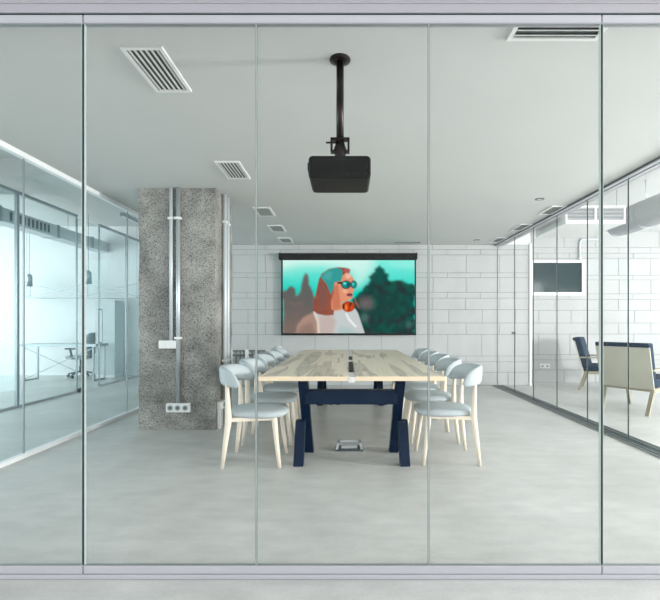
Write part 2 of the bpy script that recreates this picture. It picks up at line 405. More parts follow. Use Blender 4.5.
# ------------------------------------------------------------------ column with conduits
CX0, CX1, CY0, CY1 = -2.318, -1.468, 4.875, 5.55
def rough_column():
    bm = bmesh.new(); bmesh.ops.create_cube(bm, size=1)
    for v in bm.verts:
        v.co = Vector(((CX0 + CX1) / 2 + v.co.x * (CX1 - CX0), (CY0 + CY1) / 2 + v.co.y * (CY1 - CY0), H / 2 + v.co.z * H))
    bmesh.ops.subdivide_edges(bm, edges=bm.edges[:], cuts=24, use_grid_fill=True)
    for v in bm.verts:
        nz = v.co.z
        ex = min(v.co.x - CX0, CX1 - v.co.x) < .001; ey = min(v.co.y - CY0, CY1 - v.co.y) < .001
        if 0.01 < nz < H - .01 and (ex and ey):
            v.co.x += random.uniform(-.006, .006); v.co.y += random.uniform(0, .010) if abs(v.co.y - CY0) < .002 else 0
    me = bpy.data.meshes.new('column'); bm.to_mesh(me); bm.free(); me.materials.append(CONC)
    o = bpy.data.objects.new('column', me); COL.objects.link(o); return o
struct(rough_column(), 'rough grey concrete column standing left of the table', 'column')
def conduit(name, x, y, z0, label, m, r=.02, clips=(2.34, 1.02), side='y'):
    t = thing(name, label, 'pipe', (x, y, z0), group='conduits on the column')
    MB().tube([(0, 0, 0), (0, 0, H - z0 - .002)], r, 14).build('pipe', m, t)
    for z in clips:
        if z > z0 + .03: MB().box(-r - .012, r + .012, -r - .004, r + .002, z - z0 - .012, z - z0 + .012).build('clip', PLAST, t) if side == 'y' else MB().box(-r - .002, r + .004, -r - .012, r + .012, z - z0 - .012, z - z0 + .012).build('clip', PLAST, t)
    return t
conduit('conduit_pipe', -1.95, CY0 - .022, .995, 'shorter pale conduit on the column front, ending in the switch box', GREYP)
conduit('conduit_pipe', -1.872, CY0 - .025, .305, 'longer grey conduit on the column front, ending in the triple socket', STEEL, .023)
conduit('conduit_pipe', CX1 + .035, 5.12, .30, 'nearer conduit down the right side of the column', GREYP, .022, (2.36, .75), 'x')
conduit('conduit_pipe', CX1 + .035, 5.24, .30, 'farther conduit down the right side of the column', GREYP, .022, (2.36, .75), 'x')
t = thing('switch_box', 'small white switch box halfway up the column front', 'switch', (-1.985, CY0, .905))
MB().box(-.095, .095, -.05, 0, 0, .088).build('housing', PLAST, t, bevel=.005)
MB().box(-.085, -.003, -.054, -.049, .012, .076).box(.003, .085, -.054, -.049, .012, .076).build('rocker', VENTW, t)
t = thing('socket_box', 'white triple power socket low on the column front', 'socket', (-1.868, CY0, .205))
MB().box(-.132, .132, -.05, 0, 0, .098).build('housing', PLAST, t, bevel=.005)
for x in (-.082, 0, .082): MB().tube([(x, -.056, .049), (x, -.049, .049)], .03, 16).build('outlet', CHROME, t); 
for x in (-.082, 0, .082): MB().tube([(x, -.058, .049), (x, -.055, .049)], .017, 14).build('outlet_hole', SOCK, t)
t = thing('socket_box', 'white socket strip on short legs low on the column right side', 'socket', (CX1, 4.93, 0))
MB().box(0, .055, 0, .34, .215, .30).build('housing', PLAST, t, bevel=.004)
for y in (.08, .17, .26): MB().tube([(.054, y, .258), (.060, y, .258)], .028, 14).build('outlet', CHROME, t)
MB().box(.005, .035, .0, .05, 0, .215).build('leg', PLAST, t); MB().box(.008, .03, .11, .14, 0, .215).build('leg', PLAST, t); MB().box(.008, .03, .26, .29, 0, .215).build('leg', PLAST, t)

# ------------------------------------------------------------------ chairs
def ring_rrect(c, u, w, hu, hw, r, n=4):
    """rounded rectangle ring in plane u,w about c"""
    pts = []
    for sx, sy, a0 in ((1, 1, 0), (-1, 1, PI / 2), (-1, -1, PI), (1, -1, 3 * PI / 2)):
        for k in range(n + 1):
            a = a0 + PI / 2 * k / n
            pts.append(c + u * (sx * (hu - r) + r * math.cos(a)) + w * (sy * (hw - r) + r * math.sin(a)))
    return pts
def make_chair(label):
    t = thing('dining_chair', label, 'chair', group='grey chairs around the table')
    # seat cushion: rounded plan, domed
    rings = []
    def plan(sc, z):
        out = []
        for k in range(40):
            a = 2 * PI * k / 40; ca, sa = math.cos(a), math.sin(a)
            e = 2 / 3.0
            x = .245 * math.copysign(abs(ca) ** e, ca); y = (.245 - .012 * (x < 0)) * math.copysign(abs(sa) ** e, sa)
            out.append(Vector((.03 + x * sc, y * sc, z)))
        return out
    for sc, z in ((.90, .405), (.97, .412), (1.0, .428), (.985, .443), (.93, .455), (.80, .463), (.55, .468), (.2, .470)): rings.append(plan(sc, z))
    MB().loft(rings).build('seat', FAB, t)
    # backrest: curved wing
    rings = []
    n = 36; A = math.radians(93)
    for i in range(n + 1):
        a = -A + 2 * A * i / n
        x = -.095 - .185 * math.cos(a); y = .245 * math.sin(a)
        u = max(0, min(1, math.cos(a)))
        uu = 1 - (1 - u) ** 2.4
        zt = .690 + .130 * math.sqrt(max(0, uu)); zb = .655 + .022 * u
        if i in (0, n): zt, zb = .690, .672
        if i in (1, n - 1): zt, zb = max(zt, .712), .662
        th = (.022 + .012 * u) if 1 < i < n - 1 else (.010 if i in (0, n) else .018)
        nrm = Vector((-math.cos(a) / .185, math.sin(a) / .245, 0)).normalized()
        lean = Vector((-.012 * u, 0, 0))
        c = Vector((x, y, (zt + zb) / 2))
        hh = (zt - zb) / 2
        T = .028 + .050 * u
        rg = []
        for q in range(13):
            f = PI * q / 12
            rg.append(Vector((x, y, c.z + hh * math.cos(f))) + nrm * (.012 - T * math.sin(f) ** .8))
        rg.append(Vector((x, y, zb + hh * .3)) + nrm * .018); rg.append(Vector((x, y, c.z)) + nrm * .020); rg.append(Vector((x, y, zt - hh * .3)) + nrm * .018)
        rings.append([p + lean * ((p.z - .66) / .17) for p in rg])
    MB().loft(rings).build('backrest', FAB, t)
    # legs
    for s in (-1, 1):
        MB().tube([(-.232, s * .228, 0), (-.208, s * .222, .2), (-.186, s * .216, .37), (-.184, s * .214, .42), (-.190, s * .213, .55), (-.198, s * .212, .70)],
                  [.0145, .0205, .0265, .0265, .020, .014], 12).build('leg', WOOD, t)
        MB().tube([(.232, s * .205, 0), (.205, s * .19, .2), (.185, s * .18, .39), (.184, s * .18, .408)], [.0145, .0195, .024, .024], 12).build('leg', WOOD, t)
    fr = MB()
    for s in (-1, 1):
        fr.hexa([(-.185, s * .216 - .012, .378), (.185, s * .182 - .012, .388), (.185, s * .182 + .012, .388), (-.185, s * .216 + .012, .378)],
                [(-.185, s * .216 - .012, .41), (.185, s * .182 - .012, .41), (.185, s * .182 + .012, .41), (-.185, s * .216 + .012, .41)])
    fr.box(.172, .196, -.18, .18, .388, .41).box(-.197, -.173, -.214, .214, .38, .41)
    fr.build('seat_frame', WOOD, t)
    return t
ord_ = ['nearest', 'second', 'third', 'fourth', 'farthest']
def clabel(side, i):
    sd = 'left (column) side' if side < 0 else 'right (lounge) side'
    return {0: 'grey chair on the table\'s %s, nearest the front glass' % sd,
            1: 'grey chair on the table\'s %s, second from the front glass' % sd,
            2: 'grey chair in the middle of the row on the table\'s %s' % sd,
            3: 'grey chair on the table\'s %s, second from the block wall' % sd,
            4: 'grey chair on the table\'s %s, nearest the block wall' % sd}[i]
chair0 = None
for side, ys, x in ((-1, [3.80, 4.45, 5.13, 5.78, 6.41], -.79), (1, [3.87, 4.56, 5.15, 5.72, 6.32], .86)):
    for i, y in enumerate(ys):
        rz = 0 if side < 0 else PI
        j = random.uniform(-.01, .01) if i else 0
        if chair0 is None:
            chair0 = make_chair(clabel(side, i)); chair0.location = (x, y, 0)
        else: dup(chair0, (x + j, y, 0), rz + j, clabel(side, i))

# ------------------------------------------------------------------ table
TY0, TY1, TXC = 3.575, 7.22, .031
tb = thing('conference_table', 'long pale wood conference table on navy steel trestles', 'table', (TXC, 0, 0))
for s in (-1, 1):
    a, b = (.027, .76)
    x0, x1 = (-b, -a) if s < 0 else (a, b)
    mb = MB(); mb.box(x0, x1, TY0, TY1, .712, .75)
    o = mb.build('tabletop', [VENEER, WOODB], tb, bevel=.003)
    for p in o.data.polygons:
        if abs(p.normal.z) < .5: p.material_index = 1
ch = MB().box(-.026, .026, TY0 - .004, TY1, .700, .747).build('cable_channel', CHAN, tb)
for k, (a, b) in enumerate(((3.91, 4.88), (5.28, 5.68))): MB().box(-.0215, .0215, a, b, .747, .756).build('power_module', BLACK, tb)
def trestle(yc, sp):
    top = .66
    for s in (-1, 1):
        # main leg leaning back to the rear foot, shorter front strut meeting it halfway
        w, l = .041, .042
        def leg(xb, yb, xt, yt, zt):
            MB().hexa([(xb - w, yb - l, 0), (xb + w, yb - l, 0), (xb + w, yb + l, 0), (xb - w, yb + l, 0)],
                      [(xt - w, yt - l, zt), (xt + w, yt - l, zt), (xt + w, yt + l, zt), (xt - w, yt + l, zt)]).build('leg', NAVY, tb, bevel=.003)
        leg(s * .388, yc + .20, s * .418, yc - .09, .711)
        leg(s * .442, yc - .195, s * .437, yc - .075, .35)
    MB().box(-.40, .40, yc - .075, yc + .025, .483, .604).build('crossbeam', NAVY, tb, bevel=.003)
trestle(3.86, .205); trestle(6.55, .205)
for x in (-.28, -.2, -.14, .22, .27): MB().tube([(x, 3.82, .49), (x + .02, 3.82, .475), (x + .05, 3.82, .49)], .006, 6).build('cable', BLACK2, tb)

fb = thing('floor_outlet_box', 'small metal outlet box on the floor under the table', 'outlet box', (.012, 4.13, 0))
MB().box(-.13, .13, -.07, .07, 0, .018).build('base', RAILD, fb)
MB().box(-.075, .075, -.05, .05, .018, .045).build('cover', STEEL, fb, bevel=.004)
for s in (-1, 1):
    MB().hexa([(s * .115 - .012, -.07, .018), (s * .115 + .012, -.07, .018), (s * .115 + .012, .07, .018), (s * .115 - .012, .07, .018)],
              [(s * .10 - .012, -.05, .075), (s * .10 + .012, -.05, .075), (s * .10 + .012, .07, .075), (s * .10 - .012, .07, .075)]).build('bracket', CHROME, fb)
MB().box(-.09, .09, .05, .065, .055, .072).build('handle_bar', STEEL, fb)

# ------------------------------------------------------------------ projector and mount
pm = thing('projector_mount', 'dark ceiling pole with round plate carrying the projector', 'mount', (-.045, 2.5, H))
MB().tube([(0, 0, 0), (0, 0, -.006), (0, 0, -.012)], [.060, .060, .03], 28).build('ceiling_plate', BROWNB, pm)
MB().tube([(0, 0, -.01), (0, 0, -.475)], .0215, 18).build('pole', BROWNB, pm)
br = MB().box(-.05, .05, -.02, .02, -.462, -.450).box(-.054, -.042, -.02, .02, -.525, -.450).box(.042, .054, -.02, .02, -.525, -.450).box(-.054, .054, -.02, .02, -.53, -.52)
br.tube([(-.08, 0, -.472), (.0, 0, -.472)], .006, 8)
br.build('bracket', BROWNB, pm)
MB().tube([(0, 0, -.47), (0, 0, -.51), (0, 0, -.56), (0, 0, -.598)], [.022, .036, .028, .028], 14).build('swivel', BROWNB, pm)
MB().tube([(0, 0, -.585), (0, 0, -.5975)], [.045, .07], 20).build('base_plate', BROWNB, pm)
pj = thing('projector', 'black projector hanging from the ceiling pole', 'projector', (-.045, 2.36, 1.963))
pb = MB()
rings = []
for y, sc in ((0, .965), (.012, 1), (.27, 1), (.285, .965)):
    rings.append([Vector((p.x, y, p.z)) for p in ring_rrect(Vector((0, y, .059)), Vector((1, 0, 0)), Vector((0, 0, 1)), .168 * sc, .059 * sc, .018)])
pb.loft(rings, smooth=False); pb.build('body', BLACK, pj)
MB().box(-.045, .045, .10, .19, .118, .121 + .0).box(-.055, .055, .09, .2, .117, .1185).build('mount_plate', BROWNB, pj)
mv = MB()
for i in range(9): mv.box(-.028 + i * .013, -.02 + i * .013, -.003, .004, .092, .108)
mv.build('exhaust_grille', BLACK2, pj)
for x, w in ((-.03, .007), (-.008, .012), (.012, .012), (.035, .018), (.065, .012), (.085, .012), (.105, .007)): MB().box(x, x + w, -.003, .004, .014, .026).build('port', BLACK2, pj)
MB().box(.135, .15, -.003, .004, .05, .07).build('port', BLACK2, pj); MB().box(.135, .15, -.003, .004, .015, .03).build('port', BLACK2, pj)
MB().tube([(-.07, .27, .06), (-.07, .31, .06)], .04, 20).build('lens', BLACK2, pj)
MB().box(-.175, -.166, .03, .10, .05, .09).build('focus_knob', BLACK, pj)

# ------------------------------------------------------------------ projection screen with its picture
def picture(W, Hh):
    X0, X1, Y0, Y1 = 283.0, 414.6, 260.3, 333.0
    SS = 3
    w, h = W * SS, Hh * SS
    xs = X0 + (np.arange(w) + .5) / w * (X1 - X0); ys = Y0 + (np.arange(h) + .5) / h * (Y1 - Y0)
    PX, PY = np.meshgrid(xs, ys)
    def lin(c):
        c = np.array(c, float) / 255; return np.where(c <= .04045, c / 12.92, ((c + .055) / 1.055) ** 2.4)
    def blur(m, k):
        k = max(1, int(k * SS * W / 131.6))
        for ax in (0, 1):
            for _ in range(2):
                pad = [(0, 0), (0, 0)]; pad[ax] = (k, k)
                c = np.cumsum(np.pad(m, pad, mode='edge'), axis=ax)
                c = np.insert(c, 0, 0, axis=ax); n = 2 * k + 1 - 1
                a = np.take(c, np.arange(n, c.shape[ax]), axis=ax); b = np.take(c, np.arange(0, c.shape[ax] - n), axis=ax)
                m = ((a - b) / n)
                m = np.take(m, np.arange(0, (h, w)[ax]), axis=ax)
        return m
    def poly(pts, soft=.3):
        m = np.zeros((h, w), bool); n = len(pts)
        for i in range(n):
            (xa, ya), (xb, yb) = pts[i], pts[(i + 1) % n]
            if ya == yb: continue
            c = ((PY >= min(ya, yb)) & (PY < max(ya, yb))); xi = xa + (PY - ya) * (xb - xa) / (yb - ya)
            m ^= c & (PX < xi)
        return blur(m.astype(float), soft)
    def ell(cx, cy, rx, ry, soft=.3): return blur((((PX - cx) / rx) ** 2 + ((PY - cy) / ry) ** 2 < 1).astype(float), soft)
    PX0, PY0 = PX, PY
    ty = np.clip((PY - 262) / 30, 0, 1)[..., None]
    img = (1 - ty) * lin((120, 238, 224)) + ty * lin((10, 210, 192))
    def over(m, c, al=1.0):
        nonlocal img
        m = (m * al)[..., None]; img = img * (1 - m) + lin(c) * m
    rng = np.random.RandomState(3)
    def mott(sc):
        g = rng.rand(int(h / sc) + 3, int(w / sc) + 3); yy = np.arange(h) / sc; xx = np.arange(w) / sc
        y0 = yy.astype(int); x0 = xx.astype(int); fy = (yy - y0)[:, None]; fx = (xx - x0)[None]
        return g[y0][:, x0] * (1 - fy) * (1 - fx) + g[y0 + 1][:, x0] * fy * (1 - fx) + g[y0][:, x0 + 1] * (1 - fy) * fx + g[y0 + 1][:, x0 + 1] * fy * fx
    # clouds, pale light
    over(poly([(283, 260), (375, 260), (360, 272), (330, 266), (300, 268), (283, 272)], 4), (226, 250, 243), .8)
    over(poly([(283, 276), (296, 280), (310, 272), (330, 266), (300, 264), (283, 268)], 3), (120, 232, 215), .5)
    over(poly([(352, 262), (378, 262), (362, 284), (354, 288)], 4), (205, 246, 238), .75)
    over(poly([(385, 262), (415, 262), (415, 268), (390, 266)], 3), (165, 244, 230), .7)
    # left trees
    jx = (mott(9) - .5) * 2.2 + (mott(24) - .5) * 3; jy = (mott(8) - .5) * 2.5 + (mott(20) - .5) * 2
    PX, PY = PX0 + jx, PY0 + jy
    tree = poly([(283, 290), (287, 291), (289.5, 287.5), (291.5, 286), (294, 289), (297, 296), (300, 292), (303, 281), (305, 276), (306.5, 274), (309, 277), (310.5, 285), (313, 294), (318, 300), (330, 300), (330, 334), (283, 334)], 1.2)
    over(tree, (98, 98, 96)); over(tree * blur((mott(18) > .55).astype(float), 1.5), (124, 104, 98), .55)
    over(tree * np.clip((PY - 300) / 30, 0, 1), (128, 108, 100), .8)
    # right forest
    fr = poly([(352, 300), (358, 294), (363, 290), (367, 285), (371, 280), (369, 277), (374, 273), (376, 268), (378.3, 264.5), (380, 268), (384, 273), (388, 275), (386, 279), (391, 282), (402, 281), (409, 283), (415, 285), (415, 334), (352, 334)], 1.2)
    over(fr, (26, 66, 62)); over(fr * blur((mott(16) > .6).astype(float), 1.2), (12, 96, 80), .6); over(fr * blur((mott(22) > .62).astype(float), 1.5), (48, 44, 52), .7)
    over(fr * ell(366, 303, 8, 6, 3), (128, 112, 114), .7); over(fr * ell(364, 317, 4, 4, 2), (88, 128, 122), .6)
    over(fr * ell(378, 276, 6, 9, 2), (18, 92, 84), .6); over(fr * ell(409, 324, 3.5, 3, 1.5), (70, 120, 110), .5)
    PX, PY = PX0, PY0
    # shoulder, arm
    over(poly([(297, 325), (303, 317), (313, 312), (322, 313), (322, 334), (296, 334)], 1.2), (172, 140, 126))
    over(poly([(300, 327), (311, 321), (316, 334), (298, 334)], 2), (134, 112, 104), .7)
    # top
    over(poly([(313, 311.5), (320, 314), (333, 313), (334, 309), (342, 309), (350, 311), (355, 308), (358, 313), (361, 322), (365, 334), (317.5, 334), (317, 322)], .5), (198, 204, 204))
    over(poly([(319, 314), (331, 314), (336, 320), (333, 334), (318, 334)], 2), (196, 172, 164), .8)
    over(poly([(345, 313), (348, 320), (355, 327), (357, 326), (350, 318), (346.5, 312)], .4), (232, 240, 240), .9)
    over(poly([(340, 325), (352, 328), (360, 334), (336, 334)], 2), (166, 196, 194), .7)
    over(poly([(313.5, 311), (315, 311), (319, 320), (320, 334), (318, 334), (317, 321)], .3), (222, 205, 192))
    # hair
    hair = poly([(319, 279), (322, 273.5), (329, 269), (338, 267.3), (346, 268), (350, 271.5), (348, 275), (344, 277), (340, 290), (335, 302), (333.5, 314.5), (326, 315), (318, 313.5), (313.2, 309), (314.5, 300), (317, 288)], .5)
    over(hair, (140, 76, 62)); over(hair * blur((mott(5) > .6).astype(float), .4), (172, 98, 74), .5); over(hair * ell(323, 297, 3.5, 14, 2), (118, 92, 86), .7); over(hair * ell(329, 305, 3, 9, 1.5), (158, 88, 70), .7); over(ell(347, 270.5, 3.2, 2.2, .5), (176, 96, 96))
    # face and neck
    over(poly([(341, 277), (346, 272.5), (351, 275), (353.5, 279), (354.6, 284), (353.4, 287.5), (354.2, 290.5), (352.5, 292), (353, 295), (351.5, 298.5), (346, 301), (342.5, 302), (342, 309.5), (336, 310.5), (331.5, 309), (331, 301), (334, 292), (334, 283)], .4), (226, 150, 118))
    over(poly([(333, 286), (338, 284), (340, 300), (341, 308), (333, 310), (331.5, 300)], 1), (196, 112, 80), .75)
    over(ell(348, 276, 3, 2.5, 1), (240, 196, 176), .8); over(ell(345, 291, 2.5, 2, .8), (242, 184, 150), .8)
    # scarf
    over(poly([(320.5, 277), (325, 272), (331, 269), (337, 268), (342, 269.5), (342.5, 275), (341, 281), (334.5, 282), (333.5, 288), (331, 294.5), (329, 290), (326.5, 284)], .4), (52, 156, 152))
    over(poly([(322, 277), (328, 271), (333, 272), (330, 281)], 1.2), (84, 172, 168), .7)
    # glasses, mouth
    over(poly([(337, 282), (342, 281.5), (342, 284), (337, 283.5)], .2), (60, 44, 44))
    over(ell(346, 284.6, 4.9, 4.2, .25), (28, 60, 64)); over(ell(346, 284.6, 3.9, 3.2, .3), (24, 142, 138)); over(ell(344.6, 283.4, 1.5, 1.3, .4), (110, 226, 214)); over(ell(348, 285, 1, 2.2, .4), (20, 80, 90))
    over(ell(353.6, 284.4, 3.2, 3.9, .25), (28, 60, 64)); over(ell(353.6, 284.4, 2.4, 3, .3), (30, 150, 146)); over(ell(353, 284, 1.1, 1.1, .3), (90, 210, 200))
    over(ell(349.6, 294.6, 3.1, 1.5, .35), (112, 58, 74)); over(ell(350.4, 296, 2, .6, .3), (180, 110, 110))
    # orange knot
    over(ell(348.2, 306.2, 6.2, 5.4, .35), (186, 66, 28)); over(ell(346, 307, 1.5, 3.2, .4), (240, 120, 50)); over(ell(350.5, 304.5, 1.2, 3, .4), (120, 36, 20)); over(ell(351.5, 307, 1, 2.2, .4), (214, 80, 30)); over(ell(343.5, 306, 1.2, 3, .4), (110, 40, 26))
    over(poly([(354, 296), (356.5, 301), (360, 308), (358.5, 308), (354.5, 303)], .4), (150, 96, 84), .8)
    return img.reshape(Hh, SS, W, SS, 3).mean((1, 3))
sc_ = thing('projection_screen', 'white pull-down screen showing a woman in sunglasses, on the block wall', 'screen', (0, YB - .12, 0))
SY = YB - .12
px = lambda x: (x - 348) * SY / 440
pz = lambda y: 1.18 + (323.5 - y) * SY / 440
hs = MB().box(px(279.5), px(416.5), -.03, .05, pz(259.2), pz(253.3)).build('housing', BLACK2, sc_, bevel=.008)
for s, x in ((-1, px(279.5)), (1, px(416.5))):
    MB().box(x - .012, x + .012, -.034, .1179, pz(259.6), pz(252.8)).build('end_cap', BLACK, sc_, bevel=.006)
bd = MB()
bx0, bx1, bz0, bz1 = px(281.2), px(416), pz(334.6), pz(258)
ix0, ix1, iz0, iz1 = px(282.8), px(414.6), pz(333.2), pz(260.2)
bd.box(bx0, ix0, -.004, .004, bz0, bz1).box(ix1, bx1, -.004, .004, bz0, bz1).box(ix0, ix1, -.004, .004, iz1, bz1).box(ix0, ix1, -.004, .004, bz0, iz0)
bd.build('black_border', BLACK2, sc_)
MB().tube([(bx0, 0, bz0), (bx1, 0, bz0)], .012, 10).build('bottom_bar', BLACK, sc_)
W_, H_ = 210, 116
img = picture(W_, H_)
vs = []; fs = []; cols = []
for j in range(H_):
    for i in range(W_):
        vs.append((ix0 + (ix1 - ix0) * i / (W_ - 1), 0, iz1 + (iz0 - iz1) * j / (H_ - 1))); cols.append(tuple(img[j, i]) + (1,))
for j in range(H_ - 1):
    for i in range(W_ - 1):
        a = j * W_ + i; fs.append((a, a + W_, a + W_ + 1, a + 1))
me = bpy.data.meshes.new('screen_picture'); me.from_pydata(vs, [], fs)
ca = me.color_attributes.new('picture', 'FLOAT_COLOR', 'POINT')
ca.data.foreach_set('color', np.array(cols, dtype=np.float32).ravel())
ms = bpy.data.materials.new('lit_screen_picture'); ms.use_nodes = True
N = ms.node_tree.nodes; N.remove(N['Principled BSDF']); em = N.new('ShaderNodeEmission'); at = N.new('ShaderNodeAttribute'); at.attribute_name = 'picture'
ms.node_tree.links.new(at.outputs['Color'], em.inputs['Color']); ms.node_tree.links.new(em.outputs[0], N['Material Output'].inputs['Surface'])
me.materials.append(ms); o = bpy.data.objects.new('fabric', me); COL.objects.link(o); o.parent = sc_

# ------------------------------------------------------------------ ceiling vents and lights
def vent(x0, x1, y0, y1, label, along='y', nsl=6, frame=.022):
    t = thing('ceiling_vent', label, 'vent', ((x0 + x1) / 2, (y0 + y1) / 2, H), group='slatted vents in the ceiling')
    w, l = (x1 - x0) / 2, (y1 - y0) / 2
    f = MB(); f.box(-w, -w + frame, -l, l, -.012, 0).box(w - frame, w, -l, l, -.012, 0).box(-w + frame, w - frame, -l, -l + frame, -.012, 0).box(-w + frame, w - frame, l - frame, l, -.012, 0)
    f.build('frame', VENTW, t)
    MB().box(-w + frame, w - frame, -l + frame, l - frame, -.003, 0).build('backing', VENTD, t)
    s = MB(); a, b = (w - frame, l - frame) if along == 'y' else (l - frame, w - frame)
    for k in range(nsl):
        c = -a + (k + .5) * 2 * a / nsl; q = .30 * a / nsl * 1.25
        if along == 'y': s.hexa([(c - q, -b, -.010), (c + q * .4, -b, -.010), (c + q * .4, b, -.010), (c - q, b, -.010)], [(c - q * .2, -b, -.004), (c + q, -b, -.004), (c + q, b, -.004), (c - q * .2, b, -.004)])
        else: s.hexa([(-b, c - q, -.010), (b, c - q, -.010), (b, c + q * .4, -.010), (-b, c + q * .4, -.010)], [(-b, c - q * .2, -.004), (b, c - q * .2, -.004), (b, c + q, -.004), (-b, c + q, -.004)])
    s.build('grille', SLAT, t)
    return t
pl = ['long slatted ceiling vent left of the projector, nearest the front glass', 'slatted ceiling vent just right of the column top', 'slatted ceiling vent in the middle of the left row',
      'slatted ceiling vent in the left row, second from the block wall', 'slatted ceiling vent in the left row, nearest the block wall']
for k, (y0, y1) in enumerate(((2.375, 2.835), (4.06, 4.54), (5.67, 6.12), (6.70, 7.17), (7.68, 8.14))): vent(-1.235, -1.005, y0, y1, pl[k])
pr = ['slatted ceiling vent along the right track, nearest the viewer', 'slatted ceiling vent along the right track, between two others', 'slatted ceiling vent in the corner of block wall and right track']
for k, (y0, y1) in enumerate(((5.60, 6.02), (6.62, 7.06), (7.66, 8.1))): vent(2.60, 2.785, y0, y1, pr[k])
vent(.835, 1.31, 2.08, 2.32, 'wide slatted ceiling vent cut by the top rail, right of the projector', 'x', 5)
t = thing('ceiling_slot', 'thin dark slot diffuser on the ceiling near the screen housing', 'vent', (1.1, 8.15, H))
MB().box(-.22, .22, -.012, .012, -.012, 0).build('slot', SOCK, t); MB().box(-.235, -.22, -.02, .02, -.014, 0).build('end_cap', SOCK, t); MB().box(.22, .235, -.02, .02, -.014, 0).build('end_cap', SOCK, t)
LEMIT = bpy.data.materials.new('downlight_lens'); LEMIT.use_nodes = True
LEMIT.node_tree.nodes['Principled BSDF'].inputs['Base Color'].default_value = (.8, .8, .8, 1)
for y, lb in ((5.3, 'small recessed downlight in the ceiling beside the right vents'), (7.9, 'small recessed downlight in the ceiling close to the block wall')):
    t = thing('downlight', lb, 'ceiling light', (2.31, y, H), group='recessed downlights')
    m = MB(); R0, R1 = .038, .052; n = 24; vsx = []; fsx = []
    for k in range(n):
        a = 2 * PI * k / n
        for r, z in ((R0, -.002), (R0, -.009), (R1, -.006), (R1, 0)): vsx.append((r * math.cos(a), r * math.sin(a), z))
    for k in range(n):
        for j in range(4): fsx.append((k * 4 + j, k * 4 + (j + 1) % 4, ((k + 1) % n) * 4 + (j + 1) % 4, ((k + 1) % n) * 4 + j))
    m.add(vsx, fsx); m.build('trim_ring', SOCK, t)
    MB().tube([(0, 0, 0), (0, 0, -.005)], .037, 20).build('lens', LEMIT, t)

# ------------------------------------------------------------------ rack by the back wall
rk = thing('low_rack', 'low white framed rack with dark bars against the block wall', 'rack', (-1.78, YB - .16, 0))
for x in (-.40, -.10, .28): MB().box(x - .03, x + .03, -.05, .05, 0, .69).build('post', PLAST, rk)
for x0, x1 in ((-.37, -.13), (-.07, .25)):
    b = MB()
    for z in (.67, .59, .42, .25): b.box(x0, x1, -.015, .015, z - .012, z + .012)
    for x in (x0 + .06, (x0 + x1) / 2 + .02, x1 - .03): b.box(x - .008, x + .008, -.012, .012, .2, .66)
    b.build('bar_panel', SOCK, rk)
t = thing('wall_socket', 'small white box on the block wall behind the left chairs', 'socket', (-1.30, YB - .002, .62))
MB().box(-.04, .04, -.06, 0, 0, .13).build('housing', PLAST, t, bevel=.008); MB().box(-.025, .025, -.063, -.059, .02, .07).build('outlet', SOCK, t)

# ------------------------------------------------------------------ lounge
w1 = thing('window_1', 'white framed dark glass window high in the lounge block wall', 'window', (4.17, YL, 1.74), kind='structure')
ww, wh = .535, .70
MB().box(-ww, -ww + .05, -.06, 0, 0, wh).box(ww - .05, ww, -.06, 0, 0, wh).box(-ww + .05, ww - .05, -.06, 0, 0, .06).box(-ww + .05, ww - .05, -.06, 0, wh - .05, wh).build('frame', WRAIL, w1)
MB().box(-ww + .05, ww - .05, -.02, -.006, .06, wh - .05).build('pane', DARKG, w1)
t = thing('conduit_pipe', 'thin white conduit bending down to the dark lounge window', 'pipe', (4.62, YL - .03, 2.45))
MB().tube([(0, 0, 0), (0, 0, .34), (.02, 0, .39), (.06, 0, .41), (.40, 0, .41)], .018, 10).build('pipe', GREYP, t)
MB().box(-.025, .025, -.022, .026, .02, .04).build('clip', PLAST, t)
t = thing('wall_socket', 'white double socket low on the lounge block wall', 'socket', (3.93, YL - .002, .33)); MB().box(-.1, .1, -.02, 0, -.045, .045).build('housing', PLAST, t, bevel=.004)
MB().tube([(-.05, -.024, 0), (-.05, -.019, 0)], .025, 14).build('outlet', CHROME, t); MB().tube([(.05, -.024, 0), (.05, -.019, 0)], .025, 14).build('outlet', CHROME, t)
t = thing('wall_switch', 'tiny dark switch on the block wall beside the right partition', 'switch', (3.15, YB - .002, 1.0)); MB().box(-.035, .035, -.015, 0, -.02, .02).build('plate', SOCK, t, bevel=.003)

ac = thing('fan_coil_unit', 'white ceiling air unit with two dark grilles in the lounge', 'air conditioner', (3.49, 6.2, 2.59))
MB().box(-.42, .42, 0, 1.0, 0, .03).box(-.42, -.40, 0, 1.0, .03, .25).box(.40, .42, 0, 1.0, .03, .25).box(-.40, .40, .03, 1.0, .03, .25).build('casing', PLAST, ac)
MB().box(-.40, .40, .0, .029, .03, .045).box(-.40, .40, 0, .029, .225, .25).box(-.012, .012, 0, .029, .045, .225).build('front_frame', PLAST, ac)
for x0, x1 in ((-.40, -.012), (.012, .40)):
    g = MB(); g.box(x0, x1, .022, .029, .045, .225, 1)
    for k in range(9): z = .052 + k * .0195; g.box(x0, x1, .006, .02, z, z + .007, 0)
    g.build('grille', [DUCT, VENTD], ac)
for x in (-.36, .36):
    for y in (.1, .9): MB().tube([(x, y, .25), (x, y, HO - 2.59)], .008, 8).build('hanger_rod', STEEL, ac)
dc = thing('round_duct', 'big round grey air duct hanging under the lounge ceiling', 'duct', (4.60, 2.6, 2.87))
MB().tube([(0, 0, 0), (0, 4.85, 0)], .215, 36).build('duct', DUCT, dc)
for y in (.6, 1.8, 3.0, 4.2): MB().tube([(0, y - .015, 0), (0, y + .015, 0)], .221, 36).build('collar', STEEL, dc); 
for y in (.6, 1.8, 3.0, 4.2): MB().tube([(0, y, .2), (0, y, HO - 2.87)], .006, 8).build('hanger_rod', STEEL, dc)
MB().tube([(0, 4.85, 0), (0, 4.88, 0)], .225, 36).build('end_flange', STEEL, dc)

